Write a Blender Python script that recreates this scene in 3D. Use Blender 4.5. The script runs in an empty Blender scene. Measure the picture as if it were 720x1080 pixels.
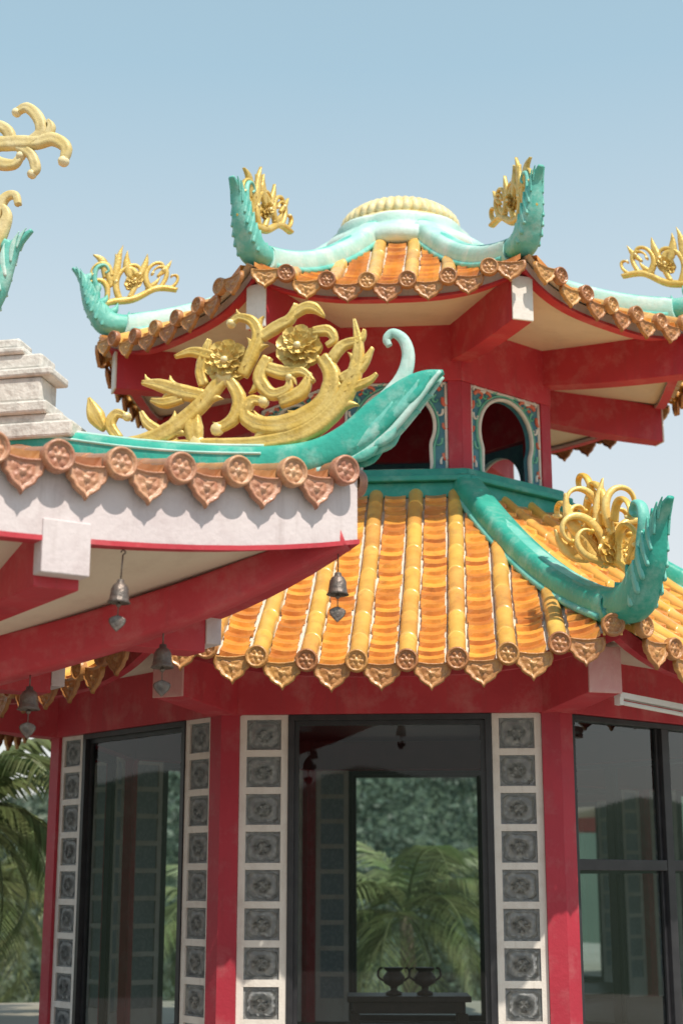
import bpy, math, random
import numpy as np
from mathutils import Vector, Matrix, noise
random.seed(7); np.random.seed(7)
scene = bpy.context.scene
R = math.radians
EYE = 1.6

# ------------------------------------------------------------------ materials
def M(name, c1, c2=None, scale=6, rough=.5, bump=.15, bscale=40, island=0.0, metal=0.0, grime=None, gscale=3, gamt=.5, coat=0.0, edge=None, streak=None):
    m = bpy.data.materials.new(name); m.use_nodes = True
    nt = m.node_tree; N = nt.nodes; L = nt.links
    b = N["Principled BSDF"]
    b.inputs["Roughness"].default_value = rough
    b.inputs["Metallic"].default_value = metal
    b.inputs["Coat Weight"].default_value = coat
    b.inputs["Coat Roughness"].default_value = .18
    tc = N.new("ShaderNodeTexCoord")
    nz = N.new("ShaderNodeTexNoise"); nz.inputs["Scale"].default_value = scale; nz.inputs["Detail"].default_value = 6
    L.new(tc.outputs["Object"], nz.inputs["Vector"])
    mr = N.new("ShaderNodeMapRange"); mr.inputs[1].default_value = .35; mr.inputs[2].default_value = .68
    L.new(nz.outputs["Fac"], mr.inputs[0])
    mx = N.new("ShaderNodeMix"); mx.data_type = 'RGBA'
    mx.inputs[6].default_value = (*c1, 1); mx.inputs[7].default_value = (*(c2 or [c*.8 for c in c1]), 1)
    L.new(mr.outputs[0], mx.inputs[0])
    col = mx.outputs[2]
    def layer(vec, sc_, col2, amt, lo=.5, hi=.68):
        nonlocal col
        n2 = N.new("ShaderNodeTexNoise"); n2.inputs["Scale"].default_value = sc_; n2.inputs["Detail"].default_value = 9
        n2.inputs["Roughness"].default_value = .68
        L.new(vec, n2.inputs["Vector"])
        r2 = N.new("ShaderNodeMapRange"); r2.inputs[1].default_value = lo; r2.inputs[2].default_value = hi; r2.inputs[4].default_value = amt
        L.new(n2.outputs["Fac"], r2.inputs[0])
        m2 = N.new("ShaderNodeMix"); m2.data_type = 'RGBA'
        L.new(r2.outputs[0], m2.inputs[0]); L.new(col, m2.inputs[6]); m2.inputs[7].default_value = (*col2, 1)
        col = m2.outputs[2]
    if edge:
        g = N.new("ShaderNodeNewGeometry")
        e = N.new("ShaderNodeMapRange"); e.inputs[1].default_value = .51; e.inputs[2].default_value = .64
        L.new(g.outputs["Pointiness"], e.inputs[0])
        m3 = N.new("ShaderNodeMix"); m3.data_type = 'RGBA'
        L.new(e.outputs[0], m3.inputs[0]); L.new(col, m3.inputs[6]); m3.inputs[7].default_value = (*edge, 1)
        col = m3.outputs[2]
    if grime: layer(tc.outputs["Object"], gscale, grime, gamt)
    if streak:
        mp = N.new("ShaderNodeMapping"); mp.inputs["Scale"].default_value = (9, 9, .9)
        L.new(tc.outputs["Object"], mp.inputs["Vector"])
        layer(mp.outputs[0], 1.6, streak, .5, .54, .74)
    if island:
        g = N.new("ShaderNodeNewGeometry")
        r3 = N.new("ShaderNodeMapRange"); r3.inputs[3].default_value = 1-island; r3.inputs[4].default_value = 1+island*.7
        L.new(g.outputs["Random Per Island"], r3.inputs[0])
        hs = N.new("ShaderNodeHueSaturation")
        L.new(r3.outputs[0], hs.inputs["Value"]); L.new(col, hs.inputs["Color"])
        r4 = N.new("ShaderNodeMapRange"); r4.inputs[3].default_value = .49; r4.inputs[4].default_value = .512
        L.new(g.outputs["Random Per Island"], r4.inputs[0]); L.new(r4.outputs[0], hs.inputs["Hue"])
        col = hs.outputs["Color"]
    L.new(col, b.inputs["Base Color"])
    if bump:
        n3 = N.new("ShaderNodeTexNoise"); n3.inputs["Scale"].default_value = bscale; n3.inputs["Detail"].default_value = 5
        L.new(tc.outputs["Object"], n3.inputs["Vector"])
        bp = N.new("ShaderNodeBump"); bp.inputs["Strength"].default_value = bump; bp.inputs["Distance"].default_value = .02
        L.new(n3.outputs["Fac"], bp.inputs["Height"]); L.new(bp.outputs[0], b.inputs["Normal"])
    return m

m_red = M("red_paint", (.47,.030,.055), (.38,.022,.045), 2.5, .55, .15, 30, grime=(.50,.14,.15), gscale=5, gamt=.42, streak=(.30,.03,.04))
m_redb = M("red_beam_paint", (.56,.045,.065), (.47,.030,.05), 2.5, .6, .15, 30, grime=(.58,.20,.20), gscale=4, gamt=.5, streak=(.36,.05,.06))
m_pink = M("faded_beam_end", (.66,.36,.34), (.60,.26,.26), 5, .6, .15, 40, grime=(.70,.56,.52), gscale=6, gamt=.6, streak=(.45,.25,.23))
m_white = M("white_plaster", (.80,.76,.71), (.74,.69,.64), 3, .7, .15, 50, grime=(.52,.46,.41), gscale=6, gamt=.35, streak=(.5,.44,.38))
m_cream = M("cream_soffit", (.78,.69,.58), (.72,.63,.52), 2, .75, .12, 30, grime=(.55,.44,.36), gscale=3, gamt=.4)
m_fascia = M("fascia_plaster", (.70,.63,.645), (.64,.565,.585), 3, .7, .15, 40, grime=(.47,.38,.39), gscale=5, gamt=.5, streak=(.45,.38,.38))
m_teal = M("teal_glaze", (.02,.33,.26), (.04,.42,.33), 5, .45, .25, 25, grime=(.36,.60,.53), gscale=6, gamt=.5, coat=.12, edge=(.42,.66,.6))
m_band = M("teal_band_paint", (.015,.28,.23), (.03,.36,.30), 5, .55, .2, 25, grime=(.25,.50,.44), gscale=6, gamt=.35)
m_tealp = M("teal_bleached", (.32,.60,.54), (.52,.72,.67), 4, .6, .25, 25, grime=(.68,.74,.70), gscale=5, gamt=.75, edge=(.76,.80,.77), streak=(.30,.42,.38))
m_tealm = M("teal_faded", (.08,.44,.37), (.20,.55,.48), 4, .5, .25, 25, grime=(.54,.70,.64), gscale=5, gamt=.6, edge=(.70,.79,.75))
m_tile = M("orange_glazed_tile", (.80,.34,.065), (.66,.23,.045), 9, .3, .12, 30, island=.30, grime=(.42,.17,.05), gscale=8, gamt=.6, coat=.35)
m_tube = M("ochre_tube_tile", (.82,.48,.12), (.74,.38,.085), 7, .34, .12, 25, island=.08, grime=(.46,.23,.08), gscale=9, gamt=.55, coat=.3)
m_tile2 = M("brown_glazed_tile", (.50,.22,.10), (.40,.16,.07), 9, .35, .15, 30, island=.2, grime=(.3,.14,.08), gscale=8, gamt=.5, coat=.2)
m_mortar = M("mortar", (.74,.67,.59), (.62,.53,.44), 12, .9, .4, 40)
m_disc = M("brown_glaze_relief", (.54,.25,.085), (.41,.17,.06), 20, .38, .3, 60, island=.2, grime=(.24,.11,.06), gscale=12, gamt=.5, coat=.25, edge=(.84,.55,.26))
m_disc2 = M("copper_glaze_relief", (.58,.30,.17), (.46,.20,.12), 22, .42, .3, 60, island=.15, grime=(.30,.16,.11), gscale=12, gamt=.55, coat=.15, edge=(.86,.62,.44))
m_gold = M("gold_paint", (.66,.45,.10), (.74,.56,.19), 10, .38, .25, 45, metal=.22, grime=(.32,.22,.07), gscale=9, gamt=.6, edge=(.92,.82,.50))
m_gold2 = M("amber_gold_paint", (.78,.46,.07), (.84,.58,.16), 10, .36, .25, 45, metal=.2, grime=(.44,.25,.06), gscale=9, gamt=.5, edge=(.94,.80,.40))
m_goldp = M("cream_gold_paint", (.68,.54,.22), (.76,.65,.36), 10, .5, .2, 45, grime=(.40,.29,.10), gscale=9, gamt=.55, edge=(.9,.84,.6))
m_black = M("dark_window_frame", (.022,.022,.027), (.035,.035,.04), 8, .4, .05, 30)
m_wood = M("dark_wood", (.03,.016,.012), (.05,.025,.018), 8, .5, .1, 30)
m_bronze = M("aged_bronze", (.20,.16,.14), (.10,.085,.08), 18, .45, .3, 60, metal=.5, grime=(.3,.3,.27), gscale=20, gamt=.4)
m_blue = M("panel_blue", (.05,.19,.28), (.08,.28,.34), 14, .5, .2, 40)
m_pred = M("panel_red", (.66,.12,.07), (.75,.25,.16), 14, .5, .2, 40)
m_pwhite = M("panel_white", (.78,.77,.72), (.66,.66,.62), 14, .5, .2, 40)
m_pgreen = M("panel_green", (.10,.45,.34), (.22,.58,.45), 14, .5, .2, 40)
m_stone = M("weathered_stone", (.72,.70,.66), (.60,.58,.54), 7, .85, .5, 25, grime=(.30,.29,.27), gscale=9, gamt=.6, streak=(.32,.31,.28))
m_floor = M("floor_tile", (.09,.07,.06), (.07,.05,.045), 3, .5, .05, 20)
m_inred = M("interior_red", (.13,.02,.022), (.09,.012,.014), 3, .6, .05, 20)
m_tub = M("tube_white", (.80,.80,.78), (.74,.74,.72), 3, .35, 0)

def relief_tile_mat():
    m = bpy.data.materials.new("grey_relief_glass_block"); m.use_nodes = True
    nt = m.node_tree; N = nt.nodes; L = nt.links
    out = N["Material Output"]; b = N["Principled BSDF"]
    b.inputs["Roughness"].default_value = .35
    tc = N.new("ShaderNodeTexCoord"); v = N.new("ShaderNodeTexVoronoi"); v.inputs["Scale"].default_value = 30
    v.feature = 'SMOOTH_F1'
    nz = N.new("ShaderNodeTexNoise"); nz.inputs["Scale"].default_value = 9
    L.new(tc.outputs["Object"], nz.inputs["Vector"])
    va = N.new("ShaderNodeVectorMath"); va.operation = 'ADD'
    sc = N.new("ShaderNodeVectorMath"); sc.operation = 'SCALE'; sc.inputs[3].default_value = .12
    L.new(nz.outputs["Color"], sc.inputs[0]); L.new(tc.outputs["Object"], va.inputs[0]); L.new(sc.outputs[0], va.inputs[1])
    L.new(va.outputs[0], v.inputs["Vector"])
    cr = N.new("ShaderNodeValToRGB")
    cr.color_ramp.elements[0].position = .1; cr.color_ramp.elements[0].color = (.52,.52,.51,1)
    cr.color_ramp.elements[1].position = .55; cr.color_ramp.elements[1].color = (.31,.32,.33,1)
    L.new(v.outputs["Distance"], cr.inputs[0]); L.new(cr.outputs[0], b.inputs["Base Color"])
    bp = N.new("ShaderNodeBump"); bp.inputs["Strength"].default_value = .45; bp.inputs["Distance"].default_value = .015; bp.invert = True
    L.new(v.outputs["Distance"], bp.inputs["Height"]); L.new(bp.outputs[0], b.inputs["Normal"])
    tr = N.new("ShaderNodeBsdfTranslucent"); tr.inputs[0].default_value = (.74,.84,.90,1)
    mx = N.new("ShaderNodeMixShader"); mx.inputs[0].default_value = .38
    L.new(b.outputs[0], mx.inputs[1]); L.new(tr.outputs[0], mx.inputs[2]); L.new(mx.outputs[0], out.inputs[0])
    return m
m_block = relief_tile_mat()

def glass_mat(name,ior,tint):
    m = bpy.data.materials.new(name); m.use_nodes = True
    nt = m.node_tree; N = nt.nodes; L = nt.links
    out = N["Material Output"]; N.remove(N["Principled BSDF"])
    t = N.new("ShaderNodeBsdfTransparent"); t.inputs[0].default_value = (*tint,1)
    g = N.new("ShaderNodeBsdfGlossy"); g.inputs["Roughness"].default_value = .015; g.inputs[0].default_value = (.9,.95,.95,1)
    f = N.new("ShaderNodeFresnel"); f.inputs[0].default_value = ior
    mx = N.new("ShaderNodeMixShader")
    L.new(f.outputs[0], mx.inputs[0]); L.new(t.outputs[0], mx.inputs[1]); L.new(g.outputs[0], mx.inputs[2]); L.new(mx.outputs[0], out.inputs[0])
    return m
m_glass = glass_mat("window_glass",1.42,(.84,.90,.90))
m_glass2 = glass_mat("coated_window_glass",1.9,(.78,.86,.88))

def leaf_mat(name, c1, c2, island=.5):
    m = M(name, c1, c2, 1.5, .5, 0, island=island)
    nt = m.node_tree; N = nt.nodes; L = nt.links
    b = N["Principled BSDF"]; out = N["Material Output"]
    tr = N.new("ShaderNodeBsdfTranslucent"); 
    src = b.inputs["Base Color"].links[0].from_socket
    L.new(src, tr.inputs[0])
    mx = N.new("ShaderNodeMixShader"); mx.inputs[0].default_value = .38
    L.new(b.outputs[0], mx.inputs[1]); L.new(tr.outputs[0], mx.inputs[2]); L.new(mx.outputs[0], out.inputs[0])
    return m
m_palm = leaf_mat("palm_leaf", (.14,.19,.07), (.26,.28,.13))
m_leaf = leaf_mat("hazed_hill_foliage", (.080,.120,.090), (.130,.170,.115), .5)  # bluish green stands in for distance haze, mixed into the leaf colour
m_bark = M("palm_bark", (.22,.18,.13), (.14,.11,.08), 8, .9, .5, 20)

# ------------------------------------------------------------------ mesh builder
class MB:
    def __init__(s): s.v=[]; s.f=[]; s.m=[]; s.s=[]; s.mats=[]
    def mi(s, mat):
        if mat not in s.mats: s.mats.append(mat)
        return s.mats.index(mat)
    def add(s, vs, fs, mat, smooth=True):
        o=len(s.v); i=s.mi(mat)
        s.v.extend([tuple(v) for v in vs])
        for f in fs: s.f.append(tuple(a+o for a in f)); s.m.append(i); s.s.append(smooth)
    def box(s, x0,x1,y0,y1,z0,z1, mat):
        if x0>x1: x0,x1=x1,x0
        if y0>y1: y0,y1=y1,y0
        vs=[(x0,y0,z0),(x1,y0,z0),(x1,y1,z0),(x0,y1,z0),(x0,y0,z1),(x1,y0,z1),(x1,y1,z1),(x0,y1,z1)]
        s.add(vs,[(0,3,2,1),(4,5,6,7),(0,1,5,4),(1,2,6,5),(2,3,7,6),(3,0,4,7)],mat,False)
    def prism(s, poly, z0, z1, mat):
        n=len(poly)
        vs=[(x,y,z0) for x,y in poly]+[(x,y,z1) for x,y in poly]
        fs=[tuple(range(n))[::-1], tuple(range(n,2*n))]+[(i,(i+1)%n,n+(i+1)%n,n+i) for i in range(n)]
        s.add(vs,fs,mat,False)
    def mesh(s,name):
        me=bpy.data.meshes.new(name); me.from_pydata(s.v,[],s.f)
        for m in s.mats: me.materials.append(m)
        me.polygons.foreach_set("material_index", s.m); me.polygons.foreach_set("use_smooth", s.s)
        me.update(); return me
def obj(name, me, parent=None, mat=None, bevel=0):
    o=bpy.data.objects.new(name, me); scene.collection.objects.link(o)
    if parent: o.parent=parent
    if mat is not None: o.matrix_local=mat
    if bevel:
        b=o.modifiers.new("bev",'BEVEL'); b.width=bevel; b.segments=2; b.limit_method='ANGLE'; b.angle_limit=R(40)
    return o
def empty(name, loc, rz=0):
    o=bpy.data.objects.new(name,None); scene.collection.objects.link(o); o.location=loc; o.rotation_euler=(0,0,rz); return o
def around(name, me, parent, n, bevel=0, skip=()):
    for k in range(n):
        if k in skip: continue
        obj(f"{name}_{k}", me, parent, Matrix.Rotation(2*math.pi*k/n,4,'Z'), bevel)

def catmull(P,k=6):
    P=np.array(P,float); n=len(P); out=[]
    for i in range(n-1):
        p0=P[max(i-1,0)];p1=P[i];p2=P[i+1];p3=P[min(i+2,n-1)]
        for j in range(k):
            t=j/k
            out.append(.5*((2*p1)+(-p0+p2)*t+(2*p0-5*p1+4*p2-p3)*t*t+(-p0+3*p1-3*p2+p3)*t**3))
    out.append(P[-1]); return np.array(out)

def ribbon(mb,P,O,U,V,Nn,mat,k=6,m=12,groove=0.,rip=0.,rf=1.5,e=1.0):
    """solid swept in plane (U,V); P rows: u,v,half width,half thickness"""
    C=catmull(P,k); C[:,2]=np.maximum(C[:,2],.002); C[:,3]=np.maximum(C[:,3],.002)
    O=np.array(O,float);U=np.array(U,float);V=np.array(V,float);Nn=np.array(Nn,float)
    n=len(C); vs=[]
    for i in range(n):
        a=C[max(i-1,0)];b=C[min(i+1,n-1)]
        t=b[:2]-a[:2]; l=np.hypot(*t) or 1; t=t/l; q=np.array([-t[1],t[0]])
        r=1+rip*abs(math.sin(i*rf)) 
        for j in range(m):
            ph=2*math.pi*j/m; c=math.cos(ph); s_=math.sin(ph)
            cc=math.copysign(abs(c)**e,c); ss=math.copysign(abs(s_)**e,s_)
            h=ss*C[i,3]*(1-groove*math.exp(-(c/.35)**2))
            p=C[i,:2]+q*cc*C[i,2]*r
            vs.append(O+U*p[0]+V*p[1]+Nn*h)
    fs=[]
    for i in range(n-1):
        for j in range(m):
            a=i*m+j;b=i*m+(j+1)%m
            fs.append((a,b,b+m,a+m))
    fs.append(tuple(range(m))[::-1]); fs.append(tuple(range((n-1)*m,n*m)))
    mb.add(vs,fs,mat,True)

def scroll(mb,p,ang,L,turn,w,th,fr,mat,pw=1.8,end=.45,ball=True):
    pts=[];x,y=p;n=12
    for i in range(n+1):
        s=i/n; pts.append((x,y,w*(1-(1-end)*s)*(.75+.25*math.sin(math.pi*min(1,s*1.3))),th*(1-.3*s)))
        a=R(ang)+R(turn)*s**pw; x+=math.cos(a)*L/n; y+=math.sin(a)*L/n
    ribbon(mb,pts,*fr,mat,k=2,m=10,groove=.3)
    if ball and end>.2:
        ball3(mb,pts[-1][:2],w*.62,th*1.15,fr,mat)
def ball3(mb,c,r,th,fr,mat,seg=10):
    O,U,V,Nn=[np.array(a,float) for a in fr]
    vs=[];fs=[]
    for i in range(1,6):
        a=math.pi*i/6
        for j in range(seg):
            b=2*math.pi*j/seg
            vs.append(O+U*(c[0]+r*math.sin(a)*math.cos(b))+V*(c[1]+r*math.sin(a)*math.sin(b))+Nn*th*math.cos(a))
    for i in range(4):
        for j in range(seg): fs.append((i*seg+j,i*seg+(j+1)%seg,(i+1)*seg+(j+1)%seg,(i+1)*seg+j))
    fs.append(tuple(range(seg))[::-1]); fs.append(tuple(range(4*seg,5*seg)))
    mb.add(vs,fs,mat,True)
def leaf(mb,p,q,bend,w,th,fr,mat):
    p=np.array(p,float);q=np.array(q,float);d=q-p;nn=np.array([-d[1],d[0]])
    pts=[]
    for i,(s,ww) in enumerate([(0,.45),(.25,.9),(.5,1),(.75,.65),(1,.06)]):
        c=p+d*s+nn*bend*math.sin(math.pi*s*.9)
        pts.append((c[0],c[1],w*ww,th*(.6+.4*ww)))
    ribbon(mb,pts,*fr,mat,k=4,m=10,groove=.45,rip=.12,rf=1.3)
def flower(mb,c,r,th,fr,mat,n=8):
    O,U,V,Nn=[np.array(a,float) for a in fr]
    for sgn in (1,-1):
        for layer,(rr,k,off,z0) in enumerate([(1,n,0,.0),(.68,n,.5,.6),(.42,6,0,1.1)]):
            for i in range(k):
                a=2*math.pi*(i+off)/k; ca,sa=math.cos(a),math.sin(a)
                R1=r*rr; w=R1*math.sin(math.pi/k)*1.02
                prof=[(.15,.3,.0),(.45,.75,.22),(.75,1.,.25),(.92,.75,.32),(1.02,.15,.42)]
                vs=[];fs=[]
                for (s,wd,h) in prof:
                    for t in (-1,-.5,0,.5,1):
                        uu=c[0]+R1*s*ca-w*wd*t*sa; vv=c[1]+R1*s*sa+w*wd*t*ca
                        hh=th*(z0*.6+h+.35*abs(t)*wd-.12)
                        vs.append(O+U*uu+V*vv+Nn*hh*sgn)
                for a_ in range(4):
                    for b_ in range(4):
                        o=a_*5+b_; fs.append((o,o+1,o+6,o+5) if sgn>0 else (o,o+5,o+6,o+1))
                mb.add(vs,fs,mat,True)
    ball3(mb,c,r*.24,th*1.35,fr,mat)
    ball3(mb,c,r*.7,th*.3,fr,mat)
def lathe(mb,prof,c,n,mat,rib=0,amp=0):
    vs=[];fs=[]
    for r,z in prof:
        for j in range(n):
            a=2*math.pi*j/n; rr=r*(1+amp*abs(math.cos(rib*a/2))) if rib else r
            vs.append((c[0]+rr*math.cos(a),c[1]+rr*math.sin(a),c[2]+z))
    for i in range(len(prof)-1):
        for j in range(n): fs.append((i*n+j,i*n+(j+1)%n,(i+1)*n+(j+1)%n,(i+1)*n+j))
    fs.append(tuple(range(n))[::-1]); fs.append(tuple(range((len(prof)-1)*n,len(prof)*n)))
    mb.add(vs,fs,mat,True)

# ------------------------------------------------------------------ eave end tiles
def disc(mb,c,r,mat,dep=.03):
    prof=[(.0,.55),(.16,.5),(.22,.15),(.34,.45),(.55,.5),(.66,.15),(.74,.1),(.80,.75),(.92,.8),(1.,.45),(1.,-1.)]
    n=24;vs=[];fs=[]
    tw=random.uniform(0,1); tx=random.uniform(-.05,.05); tz=random.uniform(-.05,.05)
    for i,(s,d) in enumerate(prof):
        for j in range(n):
            a=2*math.pi*j/n; dd=d
            if 3<=i<=4: dd=d*(.55+.45*math.cos(6*a+tw))
            X=r*s*math.cos(a); Z=r*s*math.sin(a)
            vs.append((c[0]+X,c[1]-dep*dd+tx*X+tz*Z,c[2]+Z))
    for i in range(len(prof)-1):
        for j in range(n): fs.append((i*n+j,i*n+(j+1)%n,(i+1)*n+(j+1)%n,(i+1)*n+j))
    mb.add(vs,fs,mat,True)
DR=[(-1,.05),(-.6,.0),(-.2,-.03),(.2,-.03),(.6,0),(1,.05),(1.04,-.22),(.93,-.45),(.72,-.55),(.62,-.70),(.36,-.82),(.14,-.90),(0,-1.05),
    (-.14,-.90),(-.36,-.82),(-.62,-.70),(-.72,-.55),(-.93,-.45),(-1.04,-.22)]
def drip(mb,c,w,h,mat,dep=.02):
    cen=(0,-.42);n=len(DR)
    vs=[];fs=[]
    tl=random.uniform(-.03,.03); w=w*random.uniform(.97,1.03); h=h*random.uniform(.96,1.03); yy=random.uniform(-.06,.06)
    prof=[(.0,.9),(.13,.8),(.2,.1),(.34,.6),(.5,.65),(.6,.1),(.76,.15),(.84,.85),(.94,.85),(1,.4),(1,-.8)]
    for i,(s,d) in enumerate(prof):
        for j,(x,z) in enumerate(DR):
            dd=d
            if 3<=i<=4: dd=d*(.5+.5*math.cos(j*2*math.pi*5/n))
            X=(cen[0]+(x-cen[0])*s)*w; Z=(cen[1]+(z-cen[1])*s)*h
            vs.append((c[0]+X-tl*Z,c[1]-dep*dd+yy*X,c[2]+Z+tl*X))
    for i in range(len(prof)-1):
        for j in range(n): fs.append((i*n+(j+1)%n,i*n+j,(i+1)*n+j,(i+1)*n+(j+1)%n))
    mb.add(vs,fs,mat,True)

class Roof:
    def __init__(s,n,A0,A1,z0,lin,quad,up,flare):
        s.n=n;s.A0=A0;s.A1=A1;s.z0=z0;s.lin=lin;s.quad=quad;s.up=up;s.fl=flare;s.T=math.tan(math.pi/n)
    def pos(s,x,a):
        w=a*s.T;q=min(1,abs(x)/w);v=min(1,max(0,(s.A0-a)/(s.A0-s.A1)));d=max(s.A0-a,-.1)
        z=s.z0+s.lin*d+s.quad*d*abs(d)+s.up*q**3*(1-v)**2.5
        k=1+s.fl*q**4*(1-v)**4
        return np.array([x*k,-a*k,z])
    def hip(s,a):
        p=s.pos(a*s.T,a); return math.hypot(p[0],p[1]),p[2]
    def facet(s,sp,tr,dr,dw,dh,mt,mu,md,step=.12,top=None):
        base=MB();T=s.T;A0=s.A0;A1=s.A1
        nx,na=24,16;vs=[];fs=[]
        for i in range(na+1):
            a=A0+(A1-A0)*i/na
            for j in range(nx+1):
                x=(-1+2*j/nx)*a*T; vs.append(s.pos(x,a)+np.array([0,0,-.004]))
        for i in range(na):
            for j in range(nx):
                o=i*(nx+1)+j; fs.append((o,o+1,o+nx+2,o+nx+1))
        base.add(vs,fs,m_mortar,True)
        nt=int(A0*T/sp)+1
        cols=[i*sp for i in range(-nt,nt+1)]
        for xc in cols:
            hw=sp/2-tr*1.24
            rows=int((A0-A1)/step)
            for r in range(rows):
                al=A0+.03-r*step+random.uniform(-.004,.004); ah=al-step-.012
                xin=max(0,abs(xc)-hw)
                if xin>ah*T-.02: continue
                lift=.036+random.uniform(-.003,.005); jx=random.uniform(-.008,.008); tl=random.uniform(-.004,.004)
                rowv=[]
                for (a,l) in ((al+.004,-.004),(al,lift),(ah,.006)):
                    for q in (-1,-.5,0,.5,1):
                        x=xc+jx+hw*q; lim=a*T
                        x=max(-lim,min(lim,x))
                        p=s.pos(x,max(a,.05)); p[2]+=l+.014*(q*q)+tl*q
                        if l==lift: p[1]-=.014*(1-q*q)
                        rowv.append(p)
                f=[]
                for j in range(4): f.append((j,j+1,j+6,j+5))
                base.add(rowv[:10],f,mt,False)
                base.add(rowv[5:],f,mt,True)
        for i in range(-nt,nt):
            xt=(i+.5)*sp
            if abs(xt)>A0*T-.04: continue
            seg=.33; a=A0+.05
            aend=max(A1,abs(xt)/T)
            while a>aend+.03:
                b=max(a-seg,aend)
                vs=[];m=11
                jz=random.uniform(-.003,.003); jx=random.uniform(-.003,.003)
                for (aa,rr) in ((a,tr*.75),(a-.001,tr*1.0),(a-.022,tr*1.005),(a-.024,tr*.985),(b,tr*.965)):
                    for j in range(m):
                        ph=math.pi*j/(m-1)
                        p=s.pos(xt,aa); vs.append((p[0]+jx+rr*math.cos(ph)*1.0,p[1],p[2]+.022+jz+rr*math.sin(ph)*1.05-.035*(j in(0,m-1))))
                f=[]
                for k in range(4):
                    for j in range(m-1):
                        o=k*m+j; f.append((o,o+1,o+m+1,o+m))
                base.add(vs,f,mu,True)
                a=b
            p=s.pos(xt,A0); disc(base,(p[0],p[1]-.075,p[2]+.016),dr,md)
        for xc in cols:
            if abs(xc)>A0*T-.03: continue
            p=s.pos(xc,A0); drip(base,(p[0],p[1]-.045,p[2]+.0),dw,dh,md)
        return base.mesh("roof_facet")
    def under(s,h,inset,zin,ain,mf,ms,line=None):
        b=MB();nx=24;T=s.T
        af=s.A0-inset
        def strip(p0,p1,mat,hh):
            vs=[];fs=[]
            for j in range(nx+1):
                x=(-1+2*j/nx)
                for (di,dz) in (p0,p1):
                    a=af-di; p=s.pos(x*a*T,a); pf=s.pos(x*af*T,af); vs.append((p[0],p[1],pf[2]-.02+dz))
            for j in range(nx):
                o=j*2; fs.append((o,o+1,o+3,o+2)[::-1])
            b.add(vs,fs,mat,True)
        strip((0,0),(0,-h),mf,h); strip((0,-h),(.08,-h),mf,h); strip((.08,-h),(.08,-h*.7),mf,h)
        if line:
            strip((-.008,-h+.018),(-.008,-h-.006),line,h); strip((-.008,-h-.006),(.085,-h-.006),line,h)
        vs=[];fs=[];na=10
        for i in range(na+1):
            t=i/na; a=(af-.07)*(1-t)+ain*t
            for j in range(nx+1):
                x=(-1+2*j/nx); p=s.pos(x*a*T,a); pf=s.pos(x*(af-.07)*T,af-.07)
                z=(pf[2]-.02-h*.8)*(1-t)+zin*t
                vs.append((p[0],p[1],z))
        for i in range(na):
            for j in range(nx):
                o=i*(nx+1)+j; fs.append((o,o+nx+1,o+nx+2,o+1))
        b.add(vs,fs,ms,True)
        return b.mesh("eave_underside")

def hipframe(n,r0,z0):
    th=math.pi/n; U=(math.sin(th),-math.cos(th),0)
    return ((U[0]*r0,U[1]*r0,z0),U,(0,0,1),(math.cos(th),math.sin(th),0))

def hip_mesh(roof,hw,th,sc,mat,mat2,mcurl,sh,up=1.0,fat=1.0,lean=1.0):
    r0,z0=roof.hip(roof.A0); fr=hipframe(roof.n,r0,z0); b=MB()
    pts=[]; aend=roof.A0-.16+min(0,sh)
    for i in range(9):
        a=roof.A1+(aend-roof.A1)*i/8; r,z=roof.hip(a); pts.append((r-r0,z-z0+hw*.55,hw,th))
    ribbon(b,pts+[(pts[-1][0]+.05,pts[-1][1]-.005,hw*.9,th*.95)],*fr,mat,k=6,m=16,e=.55)
    w=fat*.085; l=lean*sc
    C=[(pts[-3][0],pts[-3][1]+.0,w*.7,th*.8),(pts[-1][0],pts[-1][1]+.03,w*1.1,th*.9),(sh+.0,.14,w*1.35,th*.92),(sh+.10*l,.23*sc,w*1.25,th*.85),(sh+.18*l,.36*sc*up,w*1.0,th*.72),(sh+.23*l,.50*sc*up,w*.8,th*.58),(sh+.29*l,.63*sc*up,w*.5,th*.42),(sh+.40*l,.73*sc*up,w*.12,th*.2)]
    ribbon(b,C,*fr,mcurl,k=6,m=16,e=.75)
    pts2=[(p[0],p[1]+hw*.95,hw*.22,th*.55) for p in pts[:9]]
    ribbon(b,pts2,*fr,mat2,k=4,m=10,e=.8)
    cc=catmull(C[1:],3)
    for sg in (-1,1):
        f2=(tuple(np.array(fr[0])+np.array(fr[3])*th*sg*.92),)+fr[1:]
        ribbon(b,[(p[0],p[1]-hw*.55,hw*.25,th*.25) for p in pts[:9]],*f2,mat2,k=4,m=8)
        for q in range(1,len(cc)-3,2):
            u,v,ww,tt=cc[q]; u2,v2,_,_=cc[min(q+4,len(cc)-1)]
            f3=(tuple(np.array(fr[0])+np.array(fr[3])*tt*sg*.80),)+fr[1:]
            leaf(b,(u+.7*ww,v-.5*ww),(u2-.55*ww,v2+.1*ww),.10,ww*.26,tt*.20,f3,mat2)
    cc=catmull(C[2:],2)
    for q in range(0,len(cc)-2,2):
        u,v,ww,tt=cc[q]
        leaf(b,(u-.4*ww,v),(u-.11*sc*(1-q/14)-ww*.6,v+.15*sc*(1-q/16)),.25,.034*sc,tt*.6,fr,mcurl)
    s=sc
    ribbon(b,[(sh+.12*s,.34*s*up,.032*s,th*.45),(sh+.12*s,.50*s*up,.030*s,th*.42),(sh+.15*s,.64*s*up,.026*s,th*.38),(sh+.13*s,.76*s*up,.022*s,th*.34),(sh+.06*s,.80*s*up,.020*s,th*.3),(sh+.02*s,.75*s*up,.017*s,th*.28),(sh+.05*s,.71*s*up,.014*s,th*.25)],*fr,mat2,k=5)
    return b.mesh("hip_ridge")

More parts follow.
